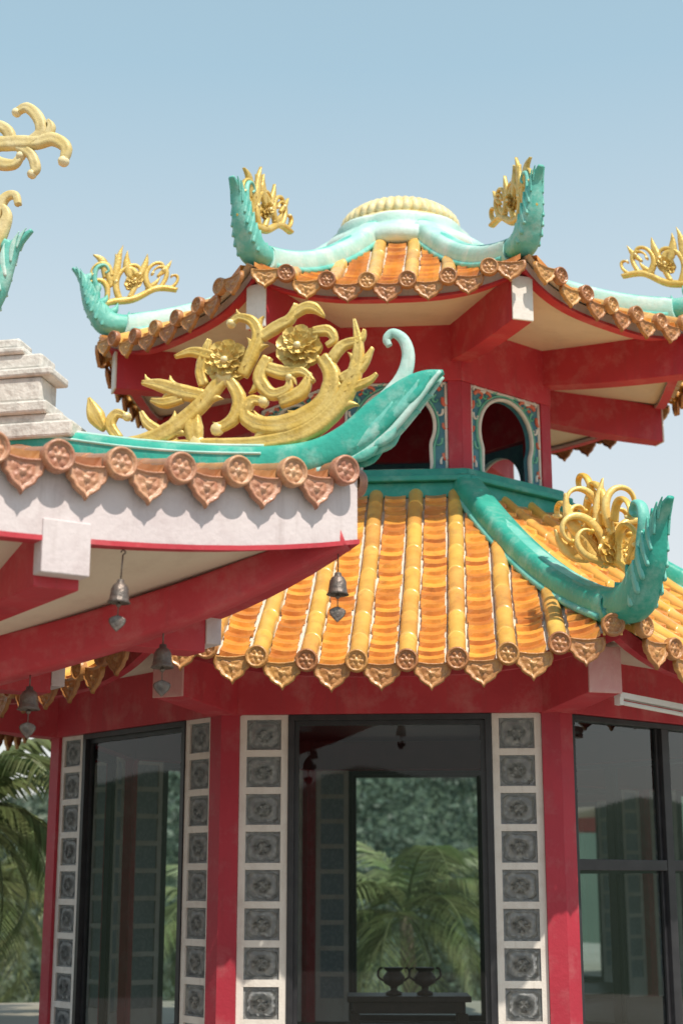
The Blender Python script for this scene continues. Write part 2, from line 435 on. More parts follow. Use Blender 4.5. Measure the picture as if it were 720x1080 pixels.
def filigree(roof,sc,slope,v0,mat,dense=False,du=0,ux=1.0):
    r0,z0=roof.hip(roof.A0); O,U,V,Nn=hipframe(roof.n,r0,z0)
    V=(0,0,1)
    U2=(U[0]*ux,U[1]*ux,-slope)
    fr=((O[0]+U[0]*du,O[1]+U[1]*du,O[2]+v0),U2,V,Nn); b=MB(); s=sc; th=.03*s
    def FR(dn): return ((fr[0][0]+Nn[0]*dn,fr[0][1]+Nn[1]*dn,fr[0][2]),)+fr[1:]
    def S(x,y,a,L,t,w,dn=0,**k): scroll(b,(x*s,y*s),a,L*s,t,w*s,th,FR(dn),mat,**k)
    def F(p,q,bd,w,dn=0): leaf(b,(p[0]*s,p[1]*s),(q[0]*s,q[1]*s),bd,w*s,th*.9,FR(dn),mat)
    ribbon(b,[(-.78*s,0,.02*s,th),(-.6*s,.07*s,.03*s,th),(-.4*s,.03*s,.035*s,th),(-.2*s,.06*s,.03*s,th),(-.02*s,.02*s,.02*s,th)],*fr,mat)
    S(-.62,.06,130,.34,-230,.028); S(-.55,.07,60,.42,250,.032); S(-.36,.05,120,.5,-250,.034)
    S(-.28,.06,70,.52,240,.034); S(-.16,.05,100,.46,-220,.03); S(-.7,.03,160,.2,-200,.022)
    F((-.6,.18),(-.72,.3),.1,.026); F((-.08,.08),(.03,.24),-.2,.026); F((-.5,.1),(-.62,.18),.2,.024)
    S(-.2,.3,80,.34,-230,.026)
    if not dense:
        F((-.42,.2),(-.5,.42),.1,.032); F((-.38,.22),(-.34,.5),-.1,.034); F((-.2,.2),(-.08,.42),.15,.03); F((-.22,.24),(-.22,.5),.1,.03)
        F((-.14,.3),(-.02,.54),.2,.032); F((-.26,.3),(-.3,.56),-.1,.03)
    else:
        # leafy crown: curled acanthus tips spreading sideways out of the hip plane as well
        fx=((fr[0][0]-U[0]*.36*s,fr[0][1]-U[1]*.36*s,fr[0][2]+.16*s),Nn,(0,0,1),U)
        for (x,y,a,L,t,w,off) in ((0,0,35,.44,230,.034,.0),(0,0,145,.44,-230,.034,.0),(.02,.12,60,.48,-250,.032,.06),(-.02,.12,120,.48,250,.032,.06),
                              (0,.2,80,.50,240,.03,-.08),(0,.2,105,.46,-240,.03,.1),(.06,.0,10,.34,220,.028,.1),(-.06,.0,170,.34,-220,.028,.1),(.10,.18,30,.3,240,.026,-.05),(-.10,.18,150,.3,-240,.026,-.05)):
            f=((fx[0][0]+U[0]*off,fx[0][1]+U[1]*off,fx[0][2]),)+fx[1:]
            scroll(b,(x*s,y*s),a,L*s,t,w*s,th,f,mat)
        for (p,q,bd) in (((0,.1),(.02,.52),.08),((.06,.1),(.22,.40),-.18),((-.06,.1),(-.22,.42),.18),((.1,.02),(.30,.2),-.2),((-.1,.02),(-.30,.2),.2)):
            leaf(b,(p[0]*s,p[1]*s),(q[0]*s,q[1]*s),bd,.036*s,th,fx,mat)
        flower(b,(0,.06*s),.10*s,.05*s,((fx[0][0]+U[0]*.14*s,fx[0][1]+U[1]*.14*s,fx[0][2]),)+fx[1:],mat)
        S(-.5,.2,95,.45,-230,.03); S(-.3,.25,80,.45,240,.032); S(-.66,.15,110,.35,200,.026); S(-.04,.1,80,.4,-240,.028); S(-.42,.4,110,.3,220,.024)
    flower(b,(-.40*s,.20*s),.085*s,.04*s,fr,mat)
    return b.mesh("gold_filigree")

# ------------------------------------------------------------------ main octagonal pavilion
ROT=-R(4.6)
pav=empty("octagonal_pavilion",(.60,14.40,0),ROT)
T8=math.tan(math.pi/8)
A=3.02; W=A*T8
ZF=.12; ZB=2.82; ZT=3.24
def bay(full):
    b=MB()
    ao,ai=A+.03,A-.18
    for sg in (-1,1):
        xo=ao*T8; xi=ai*T8; e=W-.125
        poly=[(sg*e,-ao),(sg*xo,-ao),(sg*xi,-ai),(sg*e,-ai)]
        if sg<0: poly=poly[::-1]
        b.prism(poly,0,ZB,m_red)
    if not full:
        for sg in (-1,1):
            x0,x1=sorted((sg*.76,sg*(W-.127)))
            yo,yi=-(A),-(A-.10); r=.052
            b.box(x0,x0+r,yo,yi,ZF,ZB-.002,m_white); b.box(x1-r,x1,yo,yi,ZF,ZB-.002,m_white)
            z=ZB-.002; b.box(x0+r,x1-r,yo,yi,z-.035,z,m_white); z-=.035
            while z>ZF+.3:
                zt=z-.225
                b.box(x0+r,x1-r,yo,yi,zt-.05,zt,m_white)
                xa,xb=x0+r,x1-r
                b.box(xa,xb,yo+.018,yi-.02,zt,z,m_block)
                xm=(xa+xb)/2; zm=(z+zt)/2; hx=(xb-xa)/2
                vs=[];fs=[];n=20
                prof=[(0,.0),(.28,-.004),(.34,.006),(.52,-.004),(.66,.006),(.80,.008),(.88,-.002),(.93,.010)]
                for (q,d) in prof:
                    for j in range(n):
                        a=2*math.pi*j/n; c,s_=math.cos(a),math.sin(a)
                        e_=max(abs(c),abs(s_)) if q>.6 else 1
                        rr=q/e_; pet=.004*math.cos(8*a) if .2<q<.7 else 0
                        vs.append((xm+c*rr*hx*.97,yo+.010+d-pet,zm+s_*rr*.108))
                for i in range(len(prof)-1):
                    for j in range(n): fs.append((i*n+j,i*n+(j+1)%n,(i+1)*n+(j+1)%n,(i+1)*n+j))
                b.add(vs,fs,m_block,True)
                z=zt-.05
            b.box(x0+r,x1-r,yo,yi,ZF,z,m_white)
    w=.757 if not full else W-.128
    yo,yi=-(A+.012),-(A-.09)
    fw=.045
    b.box(-w,-w+fw,yo,yi,ZF,ZB-.003,m_black); b.box(w-fw,w,yo,yi,ZF,ZB-.003,m_black)
    b.box(-w+fw,w-fw,yo,yi,ZB-fw,ZB-.003,m_black); b.box(-w+fw,w-fw,yo,yi,ZF,ZF+.07,m_black)
    yo2,yi2=-(A-.03),-(A-.07)
    if full:
        b.box(-.045,.045,yo+.004,yi,ZF+.07,ZB-fw,m_black)
        for sg in (-1,1):
            x0,x1=sorted((sg*.045,sg*(w-fw)))
            b.box(x0,x1,yo+.008,yi,1.68,1.76,m_black)
            b.box(x0,x0+.028,yo2,yi2,1.76,ZB-fw,m_black); b.box(x1-.028,x1,yo2,yi2,1.76,ZB-fw,m_black)
            b.box(x0,x0+.028,yo2,yi2,ZF+.07,1.68,m_black); b.box(x1-.028,x1,yo2,yi2,ZF+.07,1.68,m_black)
    else:
        b.box(-w+fw,-w+fw+.03,yo2,yi2,ZF+.07,ZB-fw,m_black); b.box(w-fw-.04,w-fw,yo2,yi2,ZF+.07,ZB-fw,m_black)
        b.box(-w+fw+.03,w-fw-.04,yo2,yi2,ZB-fw-.035,ZB-fw,m_black)
    b.add([(-w+fw,-(A-.05),ZF),(w-fw,-(A-.05),ZF),(w-fw,-(A-.05),ZB-fw),(-w+fw,-(A-.05),ZB-fw)],[(0,1,2,3)],m_glass2 if full else m_glass,False)
    a0,a1=A+.05,A-.2
    b.prism([(-a0*T8,-a0),(a0*T8,-a0),(a1*T8,-a1),(-a1*T8,-a1)],ZB,ZT+.15,m_redb)
    b.add([(-W,-A,ZF-.01),(W,-A,ZF-.01),(0,0,ZF-.01)],[(0,1,2)],m_floor,False)
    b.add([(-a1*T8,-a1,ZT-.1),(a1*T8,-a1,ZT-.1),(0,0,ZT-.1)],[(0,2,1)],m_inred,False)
    # added dark sheet over the beam's inner face, darkens the interior by colour
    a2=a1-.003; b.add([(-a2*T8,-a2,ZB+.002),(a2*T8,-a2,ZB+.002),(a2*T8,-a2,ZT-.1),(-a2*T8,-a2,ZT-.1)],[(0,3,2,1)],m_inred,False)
    b.prism([(-(A+.3)*T8,-(A+.3)),((A+.3)*T8,-(A+.3)),((A+.04)*T8,-(A+.04)),(-(A+.04)*T8,-(A+.04))],-.05,ZF,m_stone)
    return b.mesh("wall_bay")
me_b=bay(False); me_f=bay(True)
for k in range(8):
    obj(f"wall_bay_{k}", me_f if k in (1,3) else me_b, pav, Matrix.Rotation(math.pi/4*k,4,'Z'), .004)

low=Roof(8,3.98,1.46,1.46+EYE,.60,.055,.26,.02)
around("lower_roof_tiles",low.facet(.345,.066,.080,.130,.19,m_tile,m_tube,m_disc),pav,8)
around("lower_eave_underside",low.under(.11,.10,ZT+.02,A-.05,m_redb,m_cream),pav,8)
around("lower_hip_ridge",hip_mesh(low,.115,.125,1.10,m_teal,m_tealm,m_teal,.12,.90,1.30,1.2),pav,8)
around("lower_gold_filigree",filigree(low,1.22,.45,.26,m_gold2,True,.14,1.1),pav,8)
def hipbeam(n,r0,r1,w,zi0,zi1,zo0,zo1,drop=0,mend=None):
    b=MB(); O,U,V,Nn=hipframe(n,0,0); U=np.array(U);Nn=np.array(Nn)
    vs=[]
    for i in range(9):
        t=i/8; r=r0+(r1-r0)*t; zb=zi0+(zo0-zi0)*t-drop*math.sin(math.pi*t); zt=zi1+(zo1-zi1)*t
        for sg,z in ((-1,zb),(1,zb),(1,zt),(-1,zt)):
            p=U*r+Nn*w/2*sg; vs.append((p[0],p[1],z))
    fs=[]
    for i in range(8):
        for j in range(4): fs.append((i*4+j,i*4+(j+1)%4,i*4+4+(j+1)%4,i*4+4+j))
    b.add(vs,fs,m_redb,False)
    vs=[];ww=w+.006
    for r in (r1,r1+.02):
        for sg,z in ((-1,zo0-.003),(1,zo0-.003),(1,zo1+.003),(-1,zo1+.003)):
            p=U*r+Nn*ww/2*sg; vs.append((p[0],p[1],z))
    b.add(vs,[(3,2,1,0),(4,5,6,7),(0,1,5,4),(1,2,6,5),(2,3,7,6),(3,0,4,7)],mend or m_white,False)
    return b.mesh("hip_beam")
around("lower_hip_beam",hipbeam(8,3.1,4.02,.25,2.80,3.22,2.88,3.20,0,m_pink),pav,8,.006)
a3=1.40; w3=a3*T8
b=MB()
zb,zt=5.12,5.97
for sg in (-1,1):
    ao,ai=a3+.02,a3-.16; e=.465
    poly=[(sg*e,-ao),(sg*ao*T8,-ao),(sg*ai*T8,-ai),(sg*e,-ai)]
    if sg<0: poly=poly[::-1]
    b.prism(poly,zb-.2,zt,m_red)
ao,ai=a3+.03,a3-.16
b.prism([(-ao*T8,-ao),(ao*T8,-ao),(ai*T8,-ai),(-ai*T8,-ai)],zt,6.75,m_redb)
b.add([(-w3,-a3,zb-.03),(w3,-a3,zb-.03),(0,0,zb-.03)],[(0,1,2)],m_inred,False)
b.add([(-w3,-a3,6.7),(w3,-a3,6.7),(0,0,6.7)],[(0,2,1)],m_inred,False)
me=b.mesh("drum_wall"); around("drum_wall",me,pav,8,.006)
b=MB(); px=.465; rc=.335; cz=5.56
ang=sorted(set([i*2*math.pi/72 for i in range(72)]+[math.atan2(z,x)%(2*math.pi) for x in (-px,px) for z in (zb-cz,zt-cz)]))
zbot=zb+.025
def rin(a):
    c,s_=math.cos(a),math.sin(a)
    if s_>-.45: return rc
    xv=rc*math.sqrt(1-.45**2)*(1+.10*((-s_-.45)/.55)**2)
    r1=xv/abs(c) if abs(c)>1e-6 else 9
    r2=(cz-zbot)/(-s_)
    return min(r1,r2)
inn=[];out=[]
for a in ang:
    c,s_=math.cos(a),math.sin(a); r=rin(a)
    inn.append((r*c,cz+r*s_))
    t=min(px/abs(c) if abs(c)>1e-6 else 9,((zt-cz) if s_>0 else (cz-zb))/abs(s_) if abs(s_)>1e-6 else 9)
    out.append((t*c,cz+t*s_))
n=len(ang);y0,y1=-(a3-.01),-(a3-.07)
vs=[(x,y0,z) for x,z in out]+[(x,y0,z) for x,z in inn]+[(x,y1,z) for x,z in inn]+[(x,y1,z) for x,z in out]
fs=[]
for i in range(n):
    j=(i+1)%n
    fs+= [(i,j,n+j,n+i),(n+i,n+j,2*n+j,2*n+i),(2*n+i,2*n+j,3*n+j,3*n+i)]
b.add(vs,fs,m_blue,False)
fr=((0,y0-.004,0),(1,0,0),(0,0,1),(0,-1,0))
def rimrib(off,hw,th,mat):
    pts=[]
    for i in range(61):
        a=-math.pi/2+2*math.pi*(i/60); r=rin(a)+off
        c,s_=math.cos(a),math.sin(a); zz=max(cz+r*s_,zbot+.0)
        pts.append((r*c,zz,hw,th))
    ribbon(b,pts,*fr,mat,k=1,m=8)
rimrib(.012,.018,.024,m_pwhite); rimrib(.045,.011,.014,m_pgreen)
for (x0,z0,x1,z1) in ((-px,zb,px,zb),(px,zb,px,zt),(px,zt,-px,zt),(-px,zt,-px,zb)):
    ribbon(b,[(x0*.965,cz+(z0-cz)*.965,.015,.014),(x1*.965,cz+(z1-cz)*.965,.015,.014)],*fr,m_pwhite,k=4,m=8)
for sx in (-1,1):
    for (x,z,an,L,tn,w,mm) in ((.40,.33,135,.17,240,.024,m_pred),(.33,.37,190,.14,-230,.019,m_pwhite),(.42,.26,265,.15,230,.022,m_pred),(.25,.375,185,.12,220,.018,m_pred),(.16,.385,180,.10,-200,.013,m_pgreen),(.42,.15,270,.11,-220,.015,m_pwhite),(.36,.29,220,.12,250,.016,m_pgreen),
        (.41,.36,80,.08,200,.014,m_pwhite),(.42,.02,270,.11,210,.014,m_pred),(.41,-.12,270,.12,-220,.013,m_pgreen),(.42,-.26,270,.12,200,.017,m_pred),(.40,-.36,100,.12,-220,.014,m_pwhite),(.30,.33,230,.08,-200,.012,m_pgreen)):
        a2=an if sx>0 else 180-an
        scroll(b,(sx*x,cz+z),a2,L,tn*sx,w,.02,fr,mm)
me=b.mesh("pierced_panel"); around("pierced_panel",me,pav,8)
b=MB()
for (a_o,a_i,z0,z1,mm) in ((1.54,1.30,4.86,5.00,m_band),(1.60,1.30,5.00,5.05,m_band),(1.52,1.36,5.05,5.13,m_band)):
    b.prism([(-a_o*T8,-a_o),(a_o*T8,-a_o),(a_i*T8,-a_i),(-a_i*T8,-a_i)],z0,z1,mm)
around("base_band",b.mesh("base_band"),pav,8,.010)
upr=Roof(8,2.746,.62,4.76+EYE,.42,.10,.22,.02)
around("upper_roof_tiles",upr.facet(.33,.064,.076,.122,.165,m_tile,m_tube,m_disc),pav,8)
around("upper_eave_underside",upr.under(.10,.09,6.50,a3,m_fascia,m_cream,m_redb),pav,8)
around("upper_hip_ridge",hip_mesh(upr,.12,.125,1.0,m_tealp,m_tealm,m_tealm,-.09,.90,1.0,.9),pav,8)
around("upper_gold_filigree",filigree(upr,1.10,.42,.20,m_gold,False,.12),pav,8)
around("upper_hip_beam",hipbeam(8,1.45,2.86,.18,6.16,6.55,6.06,6.44,.02),pav,8,.006)
b=MB()
dz=-.17
lathe(b,[(.80,7.78+dz),(.84,7.86+dz),(.80,7.95+dz),(.70,8.0+dz),(.66,8.06+dz),(.68,8.12+dz),(.64,8.16+dz)],(0,0,0),64,m_tealp,8,.06)
lathe(b,[(.55,8.14+dz),(.60,8.15+dz),(.615,8.175+dz),(.60,8.20+dz),(.56,8.21+dz)],(0,0,0),128,m_goldp)
lathe(b,[(.56,8.20+dz),(.585,8.24+dz),(.57,8.30+dz),(.53,8.35+dz),(.45,8.41+dz),(.34,8.45+dz),(.18,8.48+dz),(.03,8.49+dz)],(0,0,0),320,m_goldp,40,.055)
obj("roof_crown",b.mesh("roof_crown"),pav)

# ------------------------------------------------------------------ tube light under the eave
b=MB()
b.box(-.62,.62,-.03,.03,.03,.07,m_tub)
lathe(b,[(.016,-.58),(.016,.58)],(0,0,0),12,m_tub)
for i in range(8,len(b.v)): x,y,z=b.v[i]; b.v[i]=(z,y,x)
for sg in (-1,1): b.box(sg*.60-.02,sg*.60+.02,-.025,.025,-.02,.03,m_tub)
tl=obj("tube_light",b.mesh("tube_light"))
tl.location=(2.42,11.12,2.80); tl.rotation_euler=(0,R(3),R(40))

# ------------------------------------------------------------------ foreground gate pavilion (square)
RG=3.90; hd=(.977,-.211)
CG=(.08-hd[0]*RG,7.6-hd[1]*RG)
gate=empty("square_gate_pavilion",(CG[0],CG[1],0),R(32.8))
AG=RG*math.cos(math.pi/4)
gr=Roof(4,AG,.95,3.45,.22,.06,.20,.0)
around("eave_roof_tiles",gr.facet(.31,.060,.078,.102,.165,m_tile2,m_tile2,m_disc2),gate,4)
around("eave_underside",gr.under(.34,.0,2.72,1.10,m_fascia,m_cream,m_redb),gate,4)
r0,z0=gr.hip(AG); fr=hipframe(4,r0,z0)
b=MB(); s=.005
def P(px_,py_,hw,th): return ((px_-376)*s,(503-py_)*s*1.0,hw*s,th*s)
pts=[]
for i in range(8):
    a=.95+(AG-.35-.95)*i/7; r,z=gr.hip(a); pts.append((r-r0,z-z0+.075+.02*(7-i)/7,.10,.09))
pts+=[P(330,482,18,15),P(368,468,20,14),P(402,443,22,12),P(430,418,17,10),P(450,404,10,8),P(468,397,2,4)]
ribbon(b,pts,*fr,m_teal,k=8,m=18,e=.6,rip=.0)
ribbon(b,[(p[0],p[1]+.10,.016,.05) for p in pts[:8]],*fr,m_tealp,k=4,m=10)
for sg in (-1,1):
    f2=(tuple(np.array(fr[0])+np.array(fr[3])*sg*.084),)+fr[1:]
    ribbon(b,[(p[0],p[1]-.06,.014,.02) for p in pts[:8]],*f2,m_tealp,k=4,m=8)
    ribbon(b,[(p[0],p[1]+.045,.009,.015) for p in pts[:8]],*f2,m_tealp,k=4,m=8)
    f3=(tuple(np.array(fr[0])+np.array(fr[3])*sg*.05),)+fr[1:]
    for i,(x,y,x2,y2,w) in enumerate(((318,494,352,462,6),(335,492,374,452,7),(352,487,396,440,7.5),(370,478,414,428,7.5),(388,466,428,416,7),(404,452,442,406,6),(418,438,455,401,5),(345,497,378,488,5),(372,490,402,472,5),(396,476,420,454,5))):
        leaf(b,P(x,y,0,0)[:2],P(x2,y2,0,0)[:2],-.10,w*s,.024,f3,m_tealm if i%2 else m_teal)
    ribbon(b,[P(330,500,4,3),P(372,490,4,3),P(408,466,4,3),P(436,436,4,3),P(466,399,2,2)],*f3,m_tealp,k=6,m=8)
for i,(x,y,x2,y2) in enumerate(((405,470,428,458),(420,455,444,440),(432,440,458,424),(390,482,412,476))):
    leaf(b,P(x,y,0,0)[:2],P(x2,y2,0,0)[:2],.2,6*s,.03,fr,m_tealm)
ribbon(b,[P(385,445,13,9),P(412,418,10,8),P(426,398,8.5,7),P(431,376,7,6.5),P(426,358,6,6),P(415,350,5,5.5),P(408,356,4.5,5),P(411,364,3.5,4)],*fr,m_tealp,k=6,m=12,groove=.2)
obj("hip_ridge_near",b.mesh("hip_ridge_near"),gate)
me=b.mesh("hip_ridge_other")
for k in (1,2,3):
    obj(f"hip_ridge_{k}",me,gate,Matrix.Rotation(math.pi/2*k,4,'Z'))
b=MB()
G=[[(97,440,3),(112,450,6),(140,460,10),(175,458,12),(208,442,11),(235,418,10),(256,392,9)],
   [(134,440,5),(124,424,11),(117,405,2)],
   [(150,452,6),(140,436,7),(146,424,6),(157,428,4)],
   [(236,412,9),(212,405,10),(190,396,8),(172,392,3)],
   [(214,412,6),(196,416,7),(182,412,3)],
   [(252,372,7),(236,366,8),(222,362,6),(205,366,2)],
   [(236,400,7),(232,384,7),(236,365,7),(240,350,3)],
   [(274,392,8),(284,370,9),(290,350,8),(284,334,7),(270,328,5),(262,334,4)],
   [(292,352,7),(308,342,8),(322,334,7),(328,318,3)],
   [(318,336,5),(334,324,7),(346,324,7),(356,334,2)],
   [(354,378,8),(364,400,11),(356,428,13),(328,446,14),(298,448,12),(278,436,9),(284,420,7),(296,422,5)],
   [(160,458,5),(200,462,6),(240,464,8),(290,466,9),(336,458,12),(366,436,12),(384,404,10),(390,372,7),(386,340,2)],
   [(372,404,7),(392,392,7),(404,372,2)],
   [(362,384,7),(374,368,7),(392,362,5),(396,352,2)],
   [(262,396,7),(272,418,9),(266,438,8),(250,448,6)],
   [(230,428,3),(226,444,12),(229,462,8)],
   [(300,374,7),(292,396,9),(304,414,8),(320,410,6),(322,398,4)],
   [(312,424,8),(334,414,9),(342,394,3)],
   [(345,350,6),(360,350,7),(366,360,5),(358,366,3)],
   [(300,386,8),(316,392,9),(334,392,6),(346,404,3)],
   [(190,446,7),(178,436,6),(172,424,3)],
   [(356,412,6),(376,414,7),(398,408,5),(408,400,2)]]
def GP(x,y): return (((x-372)*1.10-18)*s,((503-y)*1.04+2)*s)
for gi,g in enumerate(G):
    pp=[(*GP(x,y),h*s*.88,min(.045,.02+h*s*.42)) for x,y,h in g]
    ribbon(b,pp,*fr,m_gold,k=6,m=16,groove=.5,rip=.05,rf=.9)
    if g[-1][2]>=4: ball3(b,pp[-1][:2],g[-1][2]*s*1.3,.036,fr,m_gold)
    if max(h for _,_,h in g)>=9 and len(g)>=4:
        cc=catmull(pp,3)
        for q in range(3,len(cc)-2,4):
            u,v,ww,tt=cc[q]; t=cc[q+1][:2]-cc[q-1][:2]; t=t/np.hypot(*t); nn=np.array([-t[1],t[0]])
            for sd_ in ((1,-1) if q%8==3 else (-1,)):
                p0=np.array([u,v])+nn*sd_*ww*.4; p1=p0+nn*sd_*ww*1.35+t*ww*1.9
                leaf(b,p0,p1,-.22*sd_,ww*.42,tt*.75,fr,m_gold)
flower(b,GP(258,376),.125,.055,fr,m_gold,9)
flower(b,GP(331,366),.125,.055,fr,m_gold,9)
obj("gold_scroll_crest",b.mesh("gold_scroll_crest"),gate)
b=MB()
fr0=hipframe(4,0,0)
ribbon(b,[(RG-.06,3.31,.05,.075),(RG-.38,3.20,.08,.085),(RG-.9,3.01,.105,.09),(RG-1.5,2.84,.115,.095),(RG-2.05,2.72,.125,.10),(RG-2.7,2.60,.14,.10)],*fr0,m_redb,k=6,m=16,e=.35)
around("curved_hip_beam",b.mesh("curved_hip_beam"),gate,4)
b=MB()
for xc in (1.17,-1.17):
    b.box(xc-.11,xc+.11,-(AG-.09),-1.0,2.90,3.20,m_redb)
    b.box(xc-.118,xc+.118,-(AG+.012),-(AG-.09),2.95,3.20,m_fascia)
around("eave_cross_beam",b.mesh("eave_cross_beam"),gate,4,.006)
b=MB()
cr=1.55
lathe(b,[(.14,0),(.14,2.9)],(cr*math.sin(R(45)),-cr*math.cos(R(45)),0),24,m_red)
b.box(-1.0,1.0,-1.15,-1.03,2.5,2.85,m_redb)
b.box(-.86,.86,-.88,-.78,3.6,4.5,m_red)
around("gate_structure",b.mesh("gate_structure"),gate,4)
R2=1.66; A2=R2*math.cos(math.pi/4)
g2=Roof(4,A2,.25,4.38,.3,.15,.16,0)
around("upper_tier_tiles",g2.facet(.31,.058,.074,.112,.16,m_tile,m_tube,m_disc2),gate,4)
around("upper_tier_underside",g2.under(.2,.04,4.25,.8,m_fascia,m_cream,m_redb),gate,4)
around("upper_tier_ridge",hip_mesh(g2,.085,.08,.95,m_tealp,m_tealp,m_tealm,-.02,.95,.9),gate,4)
b=MB(); O,U,V,Nn=[np.array(a) for a in hipframe(4,0,0)]
def hb(r0_,r1_,w,z0_,z1_):
    vs=[]
    for z in (z0_,z1_):
        for r,sg in ((r0_,-1),(r1_,-1),(r1_,1),(r0_,1)):
            p=U*r+Nn*w*sg; vs.append((p[0],p[1],z))
    b.add(vs,[(0,3,2,1),(4,5,6,7),(0,1,5,4),(1,2,6,5),(2,3,7,6),(3,0,4,7)],m_stone,False)
rb=RG-1.54
for (i0,w_,za,zc) in ((.0,.12,3.93,4.02),(.07,.10,4.02,4.07),(.15,.13,4.07,4.14),(.19,.11,4.14,4.28),(.13,.13,4.28,4.33),(.20,.10,4.33,4.42),(.30,.12,4.42,4.46),(.34,.09,4.46,4.52)):
    hb(rb-.9,rb-i0,w_,za,zc)
obj("stepped_finial",b.mesh("stepped_finial"),gate,None,.014)
b=MB()
r0b,z0b=g2.hip(A2); frg=hipframe(4,r0b,0)
def Q(px_,py_,h): return ((px_+28)*.0053,5.56+(190-py_)*.0061,h*.0050,.02+h*.0022)
for g in [[(-110,330,9),(-90,250,11),(-60,190,10),(-20,160,9),(15,158,9),(40,160,8),(58,158,8),(74,168,7),(72,182,5)],
          [(30,160,7),(44,150,7),(40,134,7),(26,122,6),(14,126,4)],
          [(10,158,7),(6,146,7),(-6,138,6),(-14,148,4)],
          [(20,162,7),(34,172,6),(40,186,6),(36,192,4)],
          [(-20,162,8),(-6,176,8),(14,180,6),(22,172,4)],
          [(48,158,6),(56,146,5),(52,138,2)]]:
    pp=[Q(*p) for p in g]; ribbon(b,pp,*frg,m_goldp,k=6,m=14,groove=.45,rip=.05)
    if g[-1][2]>=4: ball3(b,pp[-1][:2],g[-1][2]*.007,.033,frg,m_goldp)
for g in [[(-40,330,12),(-20,290,12),(-5,262,11),(4,248,9),(10,232,6),(4,222,4)],[(-10,250,8),(-4,232,8),(6,214,6),(18,212,5),(22,222,4)],[(-20,300,9),(-8,300,9),(0,320,6),(-2,345,3)]]:
    pp=[Q(*p) for p in g]; ribbon(b,pp,*frg,m_goldp,k=6,m=12,groove=.35)
obj("gold_scroll_upper",b.mesh("gold_scroll_upper"),gate)

# ------------------------------------------------------------------ wind bells
def bell(loc,sc,rope):
    b=MB()
    lathe(b,[(.004,0),(.004,rope)],(0,0,0),6,m_bronze)
    ribbon(b,[(0,rope,.004,.004),(.012,rope+.012,.004,.004),(0,rope+.026,.004,.004),(-.012,rope+.012,.004,.004)],(0,0,0),(1,0,0),(0,0,1),(0,1,0),m_bronze,k=4,m=6)
    lathe(b,[(.006,.0),(.018,-.004),(.02,-.02),(.034,-.03),(.045,-.05),(.048,-.08),(.052,-.11),(.062,-.125),(.056,-.127),(.046,-.11),(.04,-.05),(.005,-.035)],(0,0,0),20,m_bronze)
    lathe(b,[(.003,-.20),(.003,-.04)],(0,0,0),6,m_bronze)
    ball3(b,(0,-.135),.014,.014,((0,0,0),(1,0,0),(0,0,1),(0,1,0)),m_bronze)
    ribbon(b,[(0,-.19,.008,.004),(0,-.205,.040,.005),(0,-.225,.044,.005),(0,-.25,.028,.004),(0,-.275,.002,.003)],(0,0,0),(1,0,0),(0,0,1),(0,1,0),m_bronze,k=4,m=10)
    o=obj("wind_bell",b.mesh("wind_bell")); o.location=loc; o.scale=(sc,)*3; o.rotation_euler=(R(random.uniform(-3,3)),R(random.uniform(-3,3)),random.uniform(0,.5)); return o
def hipw(r,z): return (CG[0]+hd[0]*r,CG[1]+hd[1]*r,z)
th_=R(32.8)
def gl(x,y,z): return (CG[0]+x*math.cos(th_)-y*math.sin(th_),CG[1]+x*math.sin(th_)+y*math.cos(th_),z)
bell(gl(1.47,-(AG-.05),2.97),.90,.13)
bell(hipw(RG-.10,3.14),.95,.12)
bell(hipw(RG-1.03,2.80),1.0,.10)
bell(hipw(RG-1.76,2.60),1.0,.06)

# ------------------------------------------------------------------ altar table with burners
b=MB()
b.box(-.55,.55,-.25,.25,.70,.75,m_wood); b.box(-.50,.50,-.20,.20,.60,.70,m_wood)
for sx in (-1,1):
    for sy in (-1,1): b.box(sx*.48-.04,sx*.48+.04,sy*.19-.03,sy*.19+.03,.12,.60,m_wood)
o=obj("altar_table",b.mesh("altar_table"),None,None,.006); o.location=(.60,14.3,-.14+.12-.12)
for dx in (-.13,.15):
    b=MB()
    lathe(b,[(.07,0),(.075,.02),(.03,.04),(.035,.07),(.09,.10),(.10,.15),(.07,.19),(.06,.20),(.085,.22),(.09,.235),(.06,.236)],(0,0,0),24,m_wood)
    for sg in (-1,1): ribbon(b,[(sg*.09,.12,.01,.01),(sg*.14,.16,.01,.01),(sg*.13,.22,.01,.01),(sg*.10,.23,.008,.008)],(0,0,0),(1,0,0),(0,0,1),(0,1,0),m_wood,k=4,m=6)
    o=obj("incense_burner",b.mesh("incense_burner")); o.location=(.60+dx,14.25,.612)

